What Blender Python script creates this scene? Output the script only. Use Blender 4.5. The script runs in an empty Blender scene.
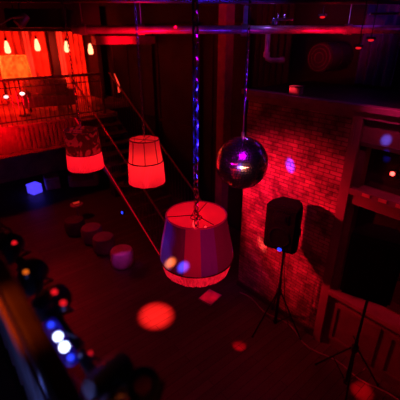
import bpy, bmesh, math, random
from math import sin, cos, pi, radians as R
from mathutils import Vector, Matrix
random.seed(7)
S = bpy.context.scene
COL = S.collection
S.view_settings.view_transform = 'Standard'
S.view_settings.look = 'None'
S.view_settings.exposure = 0.0
try:
    S.cycles.use_denoising = True
    S.cycles.sample_clamp_indirect = 3.0
    S.cycles.max_bounces = 6
except Exception: pass

# ------------------------------------------------------------ materials
def nodes(name):
    m = bpy.data.materials.new(name); m.use_nodes = True
    nt = m.node_tree; nt.nodes.clear()
    out = nt.nodes.new('ShaderNodeOutputMaterial')
    return m, nt, out
def N(nt, t, **k):
    n = nt.nodes.new(t)
    for a, b in k.items():
        if a in n.inputs: n.inputs[a].default_value = b
        else: setattr(n, a, b)
    return n
def mat(name, col, rough=.6, metal=0., emit=None, es=0., var=.25, vscale=6., bump=.0, bscale=30., coat=0., alpha_tr=0.):
    m, nt, out = nodes(name)
    p = N(nt, 'ShaderNodeBsdfPrincipled'); L = nt.links.new
    p.inputs['Roughness'].default_value = rough; p.inputs['Metallic'].default_value = metal
    p.inputs['Coat Weight'].default_value = coat
    tc = N(nt, 'ShaderNodeTexCoord')
    no = N(nt, 'ShaderNodeTexNoise'); no.inputs['Scale'].default_value = vscale; no.inputs['Detail'].default_value = 4
    L(tc.outputs['Object'], no.inputs['Vector'])
    r = N(nt, 'ShaderNodeValToRGB')
    a = [c*(1-var) for c in col]; b = [min(1, c*(1+var)) for c in col]
    r.color_ramp.elements[0].position = .3; r.color_ramp.elements[1].position = .7
    r.color_ramp.elements[0].color = (*a, 1); r.color_ramp.elements[1].color = (*b, 1)
    L(no.outputs['Fac'], r.inputs['Fac']); L(r.outputs['Color'], p.inputs['Base Color'])
    if bump:
        n2 = N(nt, 'ShaderNodeTexNoise'); n2.inputs['Scale'].default_value = bscale
        L(tc.outputs['Object'], n2.inputs['Vector'])
        bp = N(nt, 'ShaderNodeBump'); bp.inputs['Strength'].default_value = bump; bp.inputs['Distance'].default_value = .01
        L(n2.outputs['Fac'], bp.inputs['Height']); L(bp.outputs['Normal'], p.inputs['Normal'])
    if emit:
        p.inputs['Emission Color'].default_value = (*emit, 1); p.inputs['Emission Strength'].default_value = es
    L(p.outputs[0], out.inputs[0])
    return m
def glow(name, col, s):
    m, nt, out = nodes(name)
    e = N(nt, 'ShaderNodeEmission'); e.inputs['Color'].default_value = (*col, 1); e.inputs['Strength'].default_value = s
    nt.links.new(e.outputs[0], out.inputs[0]); return m
def fabric(name, col, ecol, es, pattern=None, rough=.7, ramp=None):
    """translucent lit fabric; ramp=(z0,z1) brightens towards the bulb in object space"""
    m, nt, out = nodes(name); L = nt.links.new
    d = N(nt, 'ShaderNodeBsdfDiffuse'); t = N(nt, 'ShaderNodeBsdfTranslucent')
    d.inputs['Color'].default_value = (*col, 1); t.inputs['Color'].default_value = (*col, 1)
    mx = N(nt, 'ShaderNodeMixShader'); mx.inputs[0].default_value = .5
    L(d.outputs[0], mx.inputs[1]); L(t.outputs[0], mx.inputs[2])
    e = N(nt, 'ShaderNodeEmission'); e.inputs['Color'].default_value = (*ecol, 1)
    ad = N(nt, 'ShaderNodeAddShader'); L(mx.outputs[0], ad.inputs[0]); L(e.outputs[0], ad.inputs[1])
    tc = N(nt, 'ShaderNodeTexCoord')
    no = N(nt, 'ShaderNodeTexNoise'); no.inputs['Scale'].default_value = 9
    L(tc.outputs['Object'], no.inputs['Vector'])
    mr = N(nt, 'ShaderNodeMapRange'); mr.inputs['To Min'].default_value = es*.65; mr.inputs['To Max'].default_value = es*1.35
    L(no.outputs['Fac'], mr.inputs['Value'])
    last = mr.outputs[0]
    if pattern == 'leaf':
        w = N(nt, 'ShaderNodeTexNoise'); w.inputs['Scale'].default_value = 6.5; w.inputs['Distortion'].default_value = 2.2; w.inputs['Detail'].default_value = .5
        L(tc.outputs['Object'], w.inputs['Vector'])
        cr = N(nt, 'ShaderNodeValToRGB'); cr.color_ramp.elements[0].position = .50; cr.color_ramp.elements[1].position = .56
        cr.color_ramp.elements[0].color = (.18, .18, .18, 1)
        L(w.outputs['Fac'], cr.inputs['Fac'])
        mu = N(nt, 'ShaderNodeMath'); mu.operation = 'MULTIPLY'; L(cr.outputs[0], mu.inputs[0]); L(last, mu.inputs[1]); last = mu.outputs[0]
        dk = N(nt, 'ShaderNodeMixRGB'); dk.inputs['Color1'].default_value = (.02, .003, .003, 1); dk.inputs['Color2'].default_value = (*col, 1)
        L(cr.outputs[0], dk.inputs['Fac']); L(dk.outputs[0], d.inputs['Color']); L(dk.outputs[0], t.inputs['Color'])
    if pattern == 'strands':
        n3 = N(nt, 'ShaderNodeTexNoise'); n3.inputs['Scale'].default_value = 1; n3.inputs['Detail'].default_value = 2
        mp = N(nt, 'ShaderNodeMapping'); mp.inputs['Scale'].default_value = (55, 55, 4); L(tc.outputs['Object'], mp.inputs['Vector']); L(mp.outputs[0], n3.inputs['Vector'])
        m3 = N(nt, 'ShaderNodeMapRange'); m3.inputs['From Min'].default_value = .35; m3.inputs['From Max'].default_value = .62; m3.inputs['To Min'].default_value = .35; m3.inputs['To Max'].default_value = 1.25
        L(n3.outputs['Fac'], m3.inputs['Value'])
        mu = N(nt, 'ShaderNodeMath'); mu.operation = 'MULTIPLY'; L(m3.outputs[0], mu.inputs[0]); L(last, mu.inputs[1]); last = mu.outputs[0]
    if pattern == 'mottle':
        n3 = N(nt, 'ShaderNodeTexNoise'); n3.inputs['Scale'].default_value = 11; n3.inputs['Detail'].default_value = 5; L(tc.outputs['Object'], n3.inputs['Vector'])
        cr = N(nt, 'ShaderNodeValToRGB'); cr.color_ramp.elements[0].position = .35; cr.color_ramp.elements[1].position = .62
        cr.color_ramp.elements[0].color = (1, .04, .0, 1); cr.color_ramp.elements[1].color = (1, .38, .03, 1)
        L(n3.outputs['Fac'], cr.inputs['Fac']); L(cr.outputs[0], e.inputs['Color'])
    L(last, e.inputs['Strength']); L(ad.outputs[0], out.inputs[0])
    return m
def satin(name, col, rough, es=0., ecol=(1, 0, .05)):
    m, nt, out = nodes(name); L = nt.links.new
    p = N(nt, 'ShaderNodeBsdfPrincipled'); p.inputs['Base Color'].default_value = (*col, 1)
    p.inputs['Roughness'].default_value = rough; p.inputs['Metallic'].default_value = .35
    p.inputs['Sheen Weight'].default_value = .2
    p.inputs['Emission Color'].default_value = (*ecol, 1); p.inputs['Emission Strength'].default_value = es
    tc = N(nt, 'ShaderNodeTexCoord'); no = N(nt, 'ShaderNodeTexNoise'); no.inputs['Scale'].default_value = 14
    mp = N(nt, 'ShaderNodeMapping'); mp.inputs['Scale'].default_value = (1, 1, .12)
    L(tc.outputs['Object'], mp.inputs['Vector']); L(mp.outputs[0], no.inputs['Vector'])
    b = N(nt, 'ShaderNodeBump'); b.inputs['Strength'].default_value = .7; b.inputs['Distance'].default_value = .03
    L(no.outputs['Fac'], b.inputs['Height']); L(b.outputs[0], p.inputs['Normal']); L(p.outputs[0], out.inputs[0])
    return m
def brick(name):
    m, nt, out = nodes(name); L = nt.links.new
    p = N(nt, 'ShaderNodeBsdfPrincipled'); p.inputs['Roughness'].default_value = .62
    g = N(nt, 'ShaderNodeNewGeometry'); s = N(nt, 'ShaderNodeSeparateXYZ'); c = N(nt, 'ShaderNodeCombineXYZ')
    L(g.outputs['Position'], s.inputs[0])
    ad = N(nt, 'ShaderNodeMath'); ad.operation = 'ADD'; L(s.outputs['X'], ad.inputs[0]); L(s.outputs['Y'], ad.inputs[1])
    L(ad.outputs[0], c.inputs['X']); L(s.outputs['Z'], c.inputs['Y'])
    b = N(nt, 'ShaderNodeTexBrick'); b.inputs['Scale'].default_value = 1.0
    b.inputs['Brick Width'].default_value = .185; b.inputs['Row Height'].default_value = .061; b.inputs['Mortar Size'].default_value = .007
    b.inputs['Mortar Smooth'].default_value = .4
    b.inputs['Color1'].default_value = (.72, .40, .34, 1); b.inputs['Color2'].default_value = (.40, .20, .17, 1); b.inputs['Mortar'].default_value = (.20, .11, .1, 1)
    L(c.outputs[0], b.inputs['Vector'])
    no = N(nt, 'ShaderNodeTexNoise'); no.inputs['Scale'].default_value = 3.2; no.inputs['Detail'].default_value = 9; no.inputs['Roughness'].default_value = .65
    L(c.outputs[0], no.inputs['Vector'])
    r = N(nt, 'ShaderNodeValToRGB'); r.color_ramp.elements[0].position = .38; r.color_ramp.elements[1].position = .62
    r.color_ramp.elements[0].color = (.07, .06, .06, 1); r.color_ramp.elements[1].color = (1.0, 1.0, 1.0, 1)
    L(no.outputs['Fac'], r.inputs['Fac'])
    mx = N(nt, 'ShaderNodeMixRGB'); mx.blend_type = 'MULTIPLY'; mx.inputs['Fac'].default_value = .85
    L(b.outputs['Color'], mx.inputs['Color1']); L(r.outputs[0], mx.inputs['Color2']); L(mx.outputs[0], p.inputs['Base Color'])
    n2 = N(nt, 'ShaderNodeTexNoise'); n2.inputs['Scale'].default_value = 22
    L(c.outputs[0], n2.inputs['Vector'])
    su = N(nt, 'ShaderNodeMath'); su.operation = 'SUBTRACT'; L(n2.outputs['Fac'], su.inputs[0]); L(b.outputs['Fac'], su.inputs[1])
    bp = N(nt, 'ShaderNodeBump'); bp.inputs['Strength'].default_value = .9; bp.inputs['Distance'].default_value = .015
    L(su.outputs[0], bp.inputs['Height']); L(bp.outputs[0], p.inputs['Normal']); L(p.outputs[0], out.inputs[0])
    return m
def planks(name, c1, c2, rough=.3):
    m, nt, out = nodes(name); L = nt.links.new
    p = N(nt, 'ShaderNodeBsdfPrincipled')
    g = N(nt, 'ShaderNodeNewGeometry')
    b = N(nt, 'ShaderNodeTexBrick'); b.inputs['Scale'].default_value = 1
    b.inputs['Brick Width'].default_value = 1.6; b.inputs['Row Height'].default_value = .14; b.inputs['Mortar Size'].default_value = .004
    b.inputs['Color1'].default_value = (*c1, 1); b.inputs['Color2'].default_value = (*c2, 1); b.inputs['Mortar'].default_value = (.005, .004, .004, 1)
    L(g.outputs['Position'], b.inputs['Vector'])
    no = N(nt, 'ShaderNodeTexNoise'); no.inputs['Scale'].default_value = 3; no.inputs['Detail'].default_value = 6
    mp = N(nt, 'ShaderNodeMapping'); mp.inputs['Scale'].default_value = (.6, 5, 1)
    L(g.outputs['Position'], mp.inputs['Vector']); L(mp.outputs[0], no.inputs['Vector'])
    mx = N(nt, 'ShaderNodeMixRGB'); mx.blend_type = 'MULTIPLY'; mx.inputs['Fac'].default_value = .7
    L(b.outputs['Color'], mx.inputs['Color1']); L(no.outputs['Fac'], mx.inputs['Color2']); L(mx.outputs[0], p.inputs['Base Color'])
    mr = N(nt, 'ShaderNodeMapRange'); mr.inputs['To Min'].default_value = rough; mr.inputs['To Max'].default_value = rough+.3
    L(no.outputs['Fac'], mr.inputs['Value']); L(mr.outputs[0], p.inputs['Roughness'])
    bp = N(nt, 'ShaderNodeBump'); bp.inputs['Strength'].default_value = .3; bp.inputs['Distance'].default_value = .004; bp.invert = True
    L(b.outputs['Fac'], bp.inputs['Height']); L(bp.outputs[0], p.inputs['Normal'])
    L(p.outputs[0], out.inputs[0]); return m

M = dict(
    floor=planks('dark_plank_floor', (.16, .10, .09), (.10, .06, .055), .33),
    brick=brick('old_brick'),
    plaster=mat('painted_plaster', (.2, .11, .1), .55, bump=.3, bscale=18, vscale=3),
    panel=mat('painted_panel', (.13, .07, .065), .45, bump=.2, vscale=4),
    darkpanel=mat('dark_board', (.05, .03, .03), .5, bump=.2),
    darkwall=mat('dark_wall', (.025, .014, .016), .8, bump=.3, bscale=8, vscale=2),
    redwall=mat('red_wall', (.6, .2, .12), .7, vscale=2.5, var=.4),
    ceiling=mat('dark_ceiling', (.035, .025, .03), .85, bump=.4, bscale=10),
    speakerblack=mat('speaker_black', (.004, .004, .0045), .8),
    black=mat('black_plastic', (.012, .012, .013), .45, bump=.15, bscale=200),
    blackm=mat('black_metal', (.03, .03, .032), .35, .7),
    grille=mat('black_grille', (.003, .003, .0035), .85, bump=.8, bscale=220),
    steel=mat('dull_steel', (.45, .43, .43), .32, .9, var=.3, vscale=12),
    pipe=mat('painted_pipe', (.42, .3, .3), .3, .5, var=.35, vscale=9),
    darkpipe=mat('dark_pipe', (.14, .09, .1), .4, .5, var=.4),
    rail=mat('varnished_rail', (.34, .12, .06), .25, coat=.5, vscale=10),
    darkwood=mat('dark_wood', (.12, .05, .035), .35, coat=.3, vscale=10),
    bars=mat('iron_bars', (.16, .12, .13), .3, .8),
    chain=mat('chain_steel', (.6, .6, .66), .25, 1., vscale=20),
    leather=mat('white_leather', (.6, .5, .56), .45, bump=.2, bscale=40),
    dimmedleather=mat('dimmed_leather', (.24, .17, .26), .45, bump=.2, bscale=40),  # white leather darkened, weaker light on these poufs put into the colour
    shadedleather=mat('shaded_leather', (.10, .07, .12), .45, bump=.2, bscale=40),  # same white leather, darker still to paint shade on the farthest pouf
    drape=mat('red_velvet_drape', (.55, .14, .08), .7, var=.5, vscale=3),
    paledrape=mat('pale_drape', (.75, .45, .4), .6, var=.3, vscale=3),
    purple=mat('purple_drape', (.06, .03, .1), .7, var=.4, vscale=3),
    maroon=mat('maroon_curtain', (.028, .006, .008), .8, var=.35, vscale=2),
    duct=mat('duct_metal', (.018, .012, .02), .6, .1, var=.3, vscale=4),
    wire=mat('shade_wire', (.08, .01, .015), .4, .6),
    cable=mat('black_cable', (.04, .03, .03), .4),
    glassdark=mat('dark_glass', (.02, .01, .015), .08, coat=.6),
    bulb_hot=glow('red_bulb', (1, .16, .14), 6),
    bulb_warm=glow('warm_pendant', (1, .22, .1), 5),
    led_white=glow('white_led', (.55, .62, 1), 7),
    led_blue=glow('blue_led', (.02, .04, 1), 2.2),
    led_red=glow('red_led', (1, .01, .02), .8),
    led_orange=glow('orange_led', (1, .16, .01), .7),
    redstrip=glow('red_strip_light', (1, .0, .02), .75),
    neon=glow('red_neon', (1, .04, .02), 1.4),
    shade_a_top=fabric('patterned_shade', (.2, .02, .02), (1, .01, .03), .09, 'leaf'),
    shade_a_fr=fabric('lit_red_fringe', (.8, .3, .25), (1, .008, .03), .34, 'strands'),
    shade_b=fabric('lit_red_panels', (.8, .3, .25), (1, .004, .02), .16),
    shade_b_fr=fabric('lit_red_fringe_dense', (.8, .3, .25), (1, .008, .035), .34, 'strands'),
    lining=fabric('red_lining', (.8, .2, .2), (1, .006, .03), .30),
    shade_c_fr=fabric('red_fringe', (.6, .15, .15), (1, .01, .04), .42, 'strands'),
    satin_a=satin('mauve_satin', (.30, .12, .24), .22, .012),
    satin_b=satin('purple_sheen_satin', (.34, .2, .6), .22, .01, (.5, 0, .6)),  # purple satin with blue-violet reflection put into colour and emission
    satin_c=satin('crimson_glow_satin', (.55, .08, .12), .28, .10),  # bright red sheen of some panels and the rim put in as emission
    yellow=fabric('amber_shade', (.9, .5, .2), (1, .30, .03), .42, 'mottle'),
    cube_glow=fabric('glowing_cube', (.5, .4, .9), (.12, .08, 1), .55),
)
def mirror():
    m, nt, out = nodes('mirror_tiles')
    p = N(nt, 'ShaderNodeBsdfPrincipled'); p.inputs['Metallic'].default_value = 1; p.inputs['Roughness'].default_value = .2
    p.inputs['Base Color'].default_value = (.88, .84, .92, 1)
    nt.links.new(p.outputs[0], out.inputs[0]); return m
M['mirror'] = mirror()
for k in ('speakerblack', 'grille'):
    [n for n in M[k].node_tree.nodes if n.type == 'BSDF_PRINCIPLED'][0].inputs['Specular IOR Level'].default_value = .12

# ------------------------------------------------------------ mesh helpers
class MB:
    def __init__(s): s.bm = bmesh.new()
    def box(s, x0, x1, y0, y1, z0, z1, mtx=None, bev=0):
        v = bmesh.ops.create_cube(s.bm, size=1)['verts']
        m = Matrix.Translation(((x0+x1)/2, (y0+y1)/2, (z0+z1)/2)) @ Matrix.Diagonal((abs(x1-x0), abs(y1-y0), abs(z1-z0), 1))
        if mtx: m = mtx @ m
        bmesh.ops.transform(s.bm, matrix=m, verts=v)
        if bev:
            e = list({e for q in v for e in q.link_edges})
            bmesh.ops.bevel(s.bm, geom=e, offset=bev, segments=3, affect='EDGES', profile=.6)
        return s
    def tube(s, pts, r, n=10, closed=False, cap=True):
        pts = [Vector(p) for p in pts]; rings = []; k = len(pts)
        up = None
        for i, p in enumerate(pts):
            if closed: d = pts[(i+1) % k]-pts[i-1]
            else: d = pts[min(i+1, k-1)]-pts[max(i-1, 0)]
            d.normalize()
            if up is None: up = Vector((0, 0, 1)) if abs(d.z) < .9 else Vector((1, 0, 0))
            a = d.cross(up)
            if a.length < 1e-4: a = d.orthogonal()
            a.normalize(); b = a.cross(d).normalized(); up = b
            rr = r[i] if isinstance(r, (list, tuple)) else r
            rings.append([s.bm.verts.new(p+(a*cos(2*pi*j/n)+b*sin(2*pi*j/n))*rr) for j in range(n)])
        m = k if closed else k-1
        for i in range(m):
            A, B = rings[i], rings[(i+1) % k]
            for j in range(n): s.bm.faces.new((A[j], A[(j+1) % n], B[(j+1) % n], B[j]))
        if cap and not closed:
            s.bm.faces.new(rings[0][::-1]); s.bm.faces.new(rings[-1])
        return s
    def lathe(s, prof, n=32, c=(0, 0, 0), mtx=None, a0=0, a1=2*pi, rf=None, closed_prof=False):
        full = abs(a1-a0-2*pi) < 1e-6; cnt = n if full else n+1
        rings = []
        for (r, z) in prof:
            ring = []
            for j in range(cnt):
                t = a0+(a1-a0)*j/n; q = r if rf is None else rf(r, z, t)
                p = Vector((c[0]+q*cos(t), c[1]+q*sin(t), c[2]+z))
                if mtx: p = mtx @ p
                ring.append(s.bm.verts.new(p))
            rings.append(ring)
        P = len(prof)
        for i in range(P if closed_prof else P-1):
            A, B = rings[i], rings[(i+1) % P]
            for j in range(n):
                k2 = (j+1) % cnt
                s.bm.faces.new((A[j], A[k2], B[k2], B[j]))
        return s
    def prism(s, poly, axis, a, b):
        """poly: list of 2D; extruded along axis 0/1/2 from a to b"""
        def P(q, t):
            l = list(q); l.insert(axis, t); return s.bm.verts.new(l)
        A = [P(q, a) for q in poly]; B = [P(q, b) for q in poly]; n = len(poly)
        s.bm.faces.new(A[::-1]); s.bm.faces.new(B)
        for i in range(n): s.bm.faces.new((A[i], A[(i+1) % n], B[(i+1) % n], B[i]))
        return s
    def sphere(s, c, r, sc=(1, 1, 1), u=16, v=10):
        q = bmesh.ops.create_uvsphere(s.bm, u_segments=u, v_segments=v, radius=r)['verts']
        bmesh.ops.transform(s.bm, matrix=Matrix.Translation(c) @ Matrix.Diagonal((*sc, 1)), verts=q); return s
    def sheet(s, path, z0, z1, th=.01, tilt=None):
        """vertical cloth following a 2D path, closed with thickness"""
        n = len(path); A = []; B = []
        for (x, y) in path:
            A.append(s.bm.verts.new((x, y, z0))); B.append(s.bm.verts.new((x, y, z1)))
        for i in range(n-1): s.bm.faces.new((A[i], A[i+1], B[i+1], B[i]))
        return s
    def build(s, name, m, parent=None, smooth=False, loc=None):
        bmesh.ops.recalc_face_normals(s.bm, faces=s.bm.faces)
        me = bpy.data.meshes.new(name); s.bm.to_mesh(me); s.bm.free()
        if smooth:
            for f in me.polygons: f.use_smooth = True
            try: me.set_sharp_from_angle(angle=R(40))
            except Exception: pass
        me.materials.append(m if not isinstance(m, str) else M[m])
        o = bpy.data.objects.new(name, me); COL.objects.link(o)
        if parent: o.parent = parent
        if loc: o.location = loc
        return o
def tag(o, label=None, cat=None, group=None, kind=None):
    if label: o['label'] = label
    if cat: o['category'] = cat
    if group: o['group'] = group
    if kind: o['kind'] = kind
    return o
def thing(name, label, cat, loc=(0, 0, 0), rz=0, group=None):
    o = bpy.data.objects.new(name, None); COL.objects.link(o); o.empty_display_size = .1
    o.location = loc; o.rotation_euler = (0, 0, rz); return tag(o, label, cat, group)
def struct(o, label=None, cat=None): return tag(o, label, cat, None, 'structure')
def dup(root, loc, label, mats=None, rz=None):
    r = root.copy(); COL.objects.link(r); r.location = loc; r['label'] = label
    if rz is not None: r.rotation_euler = (0, 0, rz)
    def rec(a, b):
        for ch in [c for c in bpy.data.objects if c.parent == a]:
            c = ch.copy(); COL.objects.link(c); c.parent = b
            rec(ch, c)
    rec(root, r); return r

def spot(name, loc, tgt, col, e, ang, blend=.3, size=.05):
    l = bpy.data.lights.new(name, 'SPOT'); l.color = col; l.energy = e; l.spot_size = R(ang); l.spot_blend = blend; l.shadow_soft_size = size
    o = bpy.data.objects.new(name, l); COL.objects.link(o); o.location = loc
    o.rotation_euler = (Vector(tgt)-Vector(loc)).to_track_quat('-Z', 'Y').to_euler(); return o
def point(name, loc, col, e, size=.05):
    l = bpy.data.lights.new(name, 'POINT'); l.color = col; l.energy = e; l.shadow_soft_size = size
    o = bpy.data.objects.new(name, l); COL.objects.link(o); o.location = loc; return o
# ------------------------------------------------------------ the room
struct(MB().box(-3.2, 8.2, -3.2, 14.2, -.15, 0).build('floor', 'floor'), 'dark plank dance floor with red light pools', 'floor')
struct(MB().box(-3.2, 8.2, -3.2, 14.2, 5.5, 5.65).build('ceiling', 'ceiling'), 'dark ceiling above the pipes', 'ceiling')
struct(MB().box(-3.2, -3.0, -3.2, 14.2, 0, 5.5).build('wall_left', 'darkwall'), 'dark left wall', 'wall')
struct(MB().box(-3.0, 8.2, -3.2, -3.0, 0, 5.5).build('wall_front', 'darkwall'), 'dark wall behind the balcony', 'wall')
struct(MB().box(-3.0, 8.2, 13.0, 13.2, 0, 5.5).build('wall_back', 'redwall'), 'red lit wall at the back of the mezzanine', 'wall')
# outer right wall (recessed, above the ledge and behind the stairs)
struct(MB().box(6.0, 6.2, -3.0, 13.0, 0, 5.5).build('wall_stairs', 'darkwall'), 'dark wall beyond the staircase', 'wall')
# thick brick pier block: brick part of right wall
w = MB(); w.box(4.33, 5.98, 2.12, 3.92, 0, 3.80); w.box(4.33, 5.98, -3.0, -.62, 0, 3.80)
struct(w.build('wall_right', 'brick'), 'old brick wall lit red on the right', 'wall')
w = MB()
w.box(4.27, 4.50, 1.98, 2.12, 0.0, 3.80, bev=.012)
w.box(4.27, 4.50, -.62, -.46, 0.0, 3.80, bev=.012)
struct(w.build('trim_1', 'plaster'), 'plain painted pilaster beside the brick', 'pilaster')
# big panelled window bay
wn = struct(MB().box(4.52, 5.98, -.62, 2.12, 0, 3.80).build('window_1', 'darkpanel'), 'tall panelled bay with dark recessed panes', 'window')
f = MB()
f.box(4.34, 4.52, -.46, 1.98, 3.40, 3.80)              # head panel
f.box(4.34, 4.52, 1.90, 1.98, 1.10, 3.40)              # left jamb
f.box(4.34, 4.52, -.46, -.36, 1.10, 3.40)
f.box(4.36, 4.52, .72, .80, 1.10, 2.66)
f.box(4.36, 4.52, .72, .80, 2.80, 3.40)
f.build('window_frame', 'panel', wn)
f = MB(); f.box(4.30, 4.54, -.46, 1.98, 3.36, 3.41, bev=.006); f.build('lintel', 'darkpanel', wn)
f = MB(); f.box(4.27, 4.53, -.46, 1.98, 2.70, 2.79, bev=.008); f.box(4.31, 4.53, -.46, 1.98, 2.56, 2.70)
f.build('transom', 'plaster', wn)
f = MB()
y = -.40
while y < 1.9:
    f.box(4.255, 4.30, y, y+.10, 2.735, 2.775); y += .21
f.build('dentil', 'redwall', wn)
f = MB(); f.box(4.24, 4.53, -.46, 1.98, 1.02, 1.10, bev=.01); f.box(4.30, 4.53, -.46, 1.98, .96, 1.02)
f.build('window_sill', 'plaster', wn)
f = MB(); f.box(4.36, 4.53, -.46, 1.98, 0, .96)
for a, b in ((1.18, 1.88), (.34, 1.06), (-.40, .22)):
    f.box(4.335, 4.36, a, b, .80, .86); f.box(4.335, 4.36, a, b, .14, .20); f.box(4.335, 4.36, a, a+.05, .20, .80); f.box(4.335, 4.36, b-.05, b, .20, .80)
f.build('wainscot_panel', 'panel', wn)
f = MB(); f.box(4.49, 4.515, .80, 1.90, 1.14, 2.54); f.box(4.49, 4.515, -.36, .72, 1.14, 2.54)
f.box(4.49, 4.515, .80, 1.90, 2.80, 3.34); f.box(4.49, 4.515, -.36, .72, 2.80, 3.34)
f.build('pane', 'glassdark', wn)
# ledge cornice
w = MB(); w.box(4.22, 4.36, -3.0, 3.98, 3.78, 3.855, bev=.012); w.box(4.27, 4.36, -3.0, 3.95, 3.69, 3.78, bev=.012)
struct(w.build('trim_2', mat('ledge_paint', (.22, .12, .13), .4)), 'long cornice ledge topping the brick wall', 'ledge')
struct(MB().box(4.29, 4.33, 2.12, 3.92, 0, .10).build('baseboard_right', 'darkpanel'), 'low baseboard under the brick', 'baseboard')
struct(MB().box(4.36, 6.0, -3.0, 3.96, 3.80, 3.85).build('ledge_top', 'black'), 'ledge top coloured dark in place of shade', 'ledge')  # separate slab, shade on the ledge top put into its colour
# column beyond the corner
c = MB(); c.box(4.98, 5.20, 5.15, 5.37, 0, 5.5, bev=.02); struct(c.build('trim_3', mat('maroon_column', (.3, .07, .08), .6)), 'slim maroon column behind the disco ball', 'column')
# wall beyond: panels
for i, (a, b) in enumerate(((7.0, 8.9), (9.1, 10.6), (5.4, 6.6))):
    d = MB(); d.box(5.93, 6.0, a, b, 0, 4.9); d.box(5.90, 5.94, a, a+.08, 0, 4.9); d.box(5.90, 5.94, b-.08, b, 0, 4.9); d.box(5.90, 5.94, a, b, 4.82, 4.9)
    d.box(5.90, 5.94, a, b, 2.3, 2.38)
    struct(d.build('door_%d' % (i+1), 'maroon'), 'tall dark maroon panel on the far wall', 'panel')
# mezzanine
mz = MB(); mz.box(-3.0, 4.75, 9.36, 13.0, 2.45, 2.65); mz.box(4.75, 5.98, 10.8, 13.0, 2.45, 2.65); mz.box(-3.0, 4.75, 9.30, 9.40, 1.98, 2.65)
yy = -2.95
while yy < 4.7:
    mz.box(yy, yy+.07, 9.27, 9.30, 2.04, 2.62); yy += .11
mz.box(-3.0, 4.75, 9.24, 9.30, 1.94, 2.0)
struct(mz.build('mezzanine_platform', mat('slatted_fascia', (.35, .12, .1), .35, coat=.3)), 'raised mezzanine platform with slatted front', 'platform')
struct(MB().box(4.45, 4.75, 9.40, 9.70, 0, 2.45).build('trim_4', 'darkwall'), 'dark support post under the mezzanine', 'post')
struct(MB().box(-3.0, 4.75, 9.75, 10.0, 4.72, 5.5).build('trim_5', 'darkwall'), 'dark soffit over the mezzanine edge', 'soffit')
b = MB(); b.box(4.2, 6.0, 9.0, 9.25, 4.42, 4.62, bev=.01)
struct(b.build('trim_6', mat('red_beam', (.6, .25, .2), .5)), 'red lit beam over the doorway at the top of the stairs', 'beam')
# dark divider next to drapes
struct(MB().box(5.46, 5.6, 11.7, 13.0, 2.65, 5.5).build('wall_mezzanine', 'black'), 'dark end wall of the mezzanine', 'wall')
# balcony the viewer stands on
bl = MB(); bl.box(-3.0, .13, -3.0, 4.6, 2.80, 3.0); bl.box(.08, .15, -3.0, 4.6, 2.62, 3.02)
struct(bl.build('balcony_platform', 'darkwall'), 'balcony slab at lower left', 'platform')

# ------------------------------------------------------------ mezzanine railing
t = thing('mezzanine_railing', 'mezzanine guard rail of thin upright bars in front of red drapes', 'railing', (0, 9.33, 2.65))
MB().box(-2.95, 4.42, -.035, .035, 1.02, 1.08, bev=.012).build('handrail', 'darkwood', t)
MB().box(-2.95, 4.42, -.015, .015, .08, .11).build('bottom_rail', 'bars', t)
MB().box(-2.95, 4.42, -.015, .015, .86, .885).build('middle_rail', 'bars', t)
bars = MB().tube([(0, 0, .0), (0, 0, 1.03)], .009, 6).build('baluster', 'bars', t)
bars.location.x = -.1
x = .02
while x < 4.35:
    q = bars.copy(); COL.objects.link(q); q.location.x = x; x += .115
for xx in (-2.9, 1.0, 4.38):
    p = MB().box(xx-.03, xx+.03, -.03, .03, 0, 1.03, bev=.006).build('post', 'darkwood', t)

# ------------------------------------------------------------ staircase
Yf, Yt, H0 = 5.12, 9.25, 2.65
sl = H0/(Yt-Yf)
t = thing('staircase', 'straight staircase with slim handrails descending from the mezzanine to the dance floor', 'stairs', (3.5, Yf, 0))
L = Yt-Yf; nst = 15
def strip(x0, x1, w0, w1, ya=0, yb=L):
    s = MB(); s.prism([(ya, max(0, ya*sl+w0)), (yb, yb*sl+w0), (yb, yb*sl+w1), (ya, ya*sl+w1)], 0, x0, x1); return s
strip(0, .05, -.30, .0, 0.02).build('stringer', 'darkwood', t)
strip(1.08, 1.13, -.30, .0, 0.02).build('stringer', 'darkwood', t)
strip(-.012, .0, -.02, .005, -.0, L).build('glowing_edge', mat('red_glow_edge', (.8, .08, .06), .25, emit=(1, 0, .02), es=.55), t)['label'] = 'red lit edge strip of the near stringer'  # red glow along the stringer put into the material as emission
for i in range(nst):
    y0 = L*i/nst; z = H0*(i+1)/nst
    MB().box(.05, 1.08, y0, y0+L/nst+.03, z-.075, z-.035).build('tread', 'darkwood', t)
for xx, mm in ((.02, 'rail'), (1.10, 'rail')):
    MB().tube([(xx, -.02, 1.07), (xx, L, H0+1.07)], .021, 10).build('handrail', mat('red_handrail', (.45, .1, .1), .3, .3), t, True)
    MB().box(xx-.035, xx+.035, -.05, .02, 0, 1.12, bev=.008).build('newel_post', 'darkwood', t)
bb = MB().tube([(0, 0, 0), (0, 0, 1.04)], .008, 6).build('baluster', 'bars', t)
first = True
for xx in (.02, 1.10):
    for i in range(1, 33):
        yb = L*i/33
        q = bb if first else bb.copy()
        if not first: COL.objects.link(q)
        first = False
        q.location = (xx, yb, yb*sl+.02)

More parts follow.
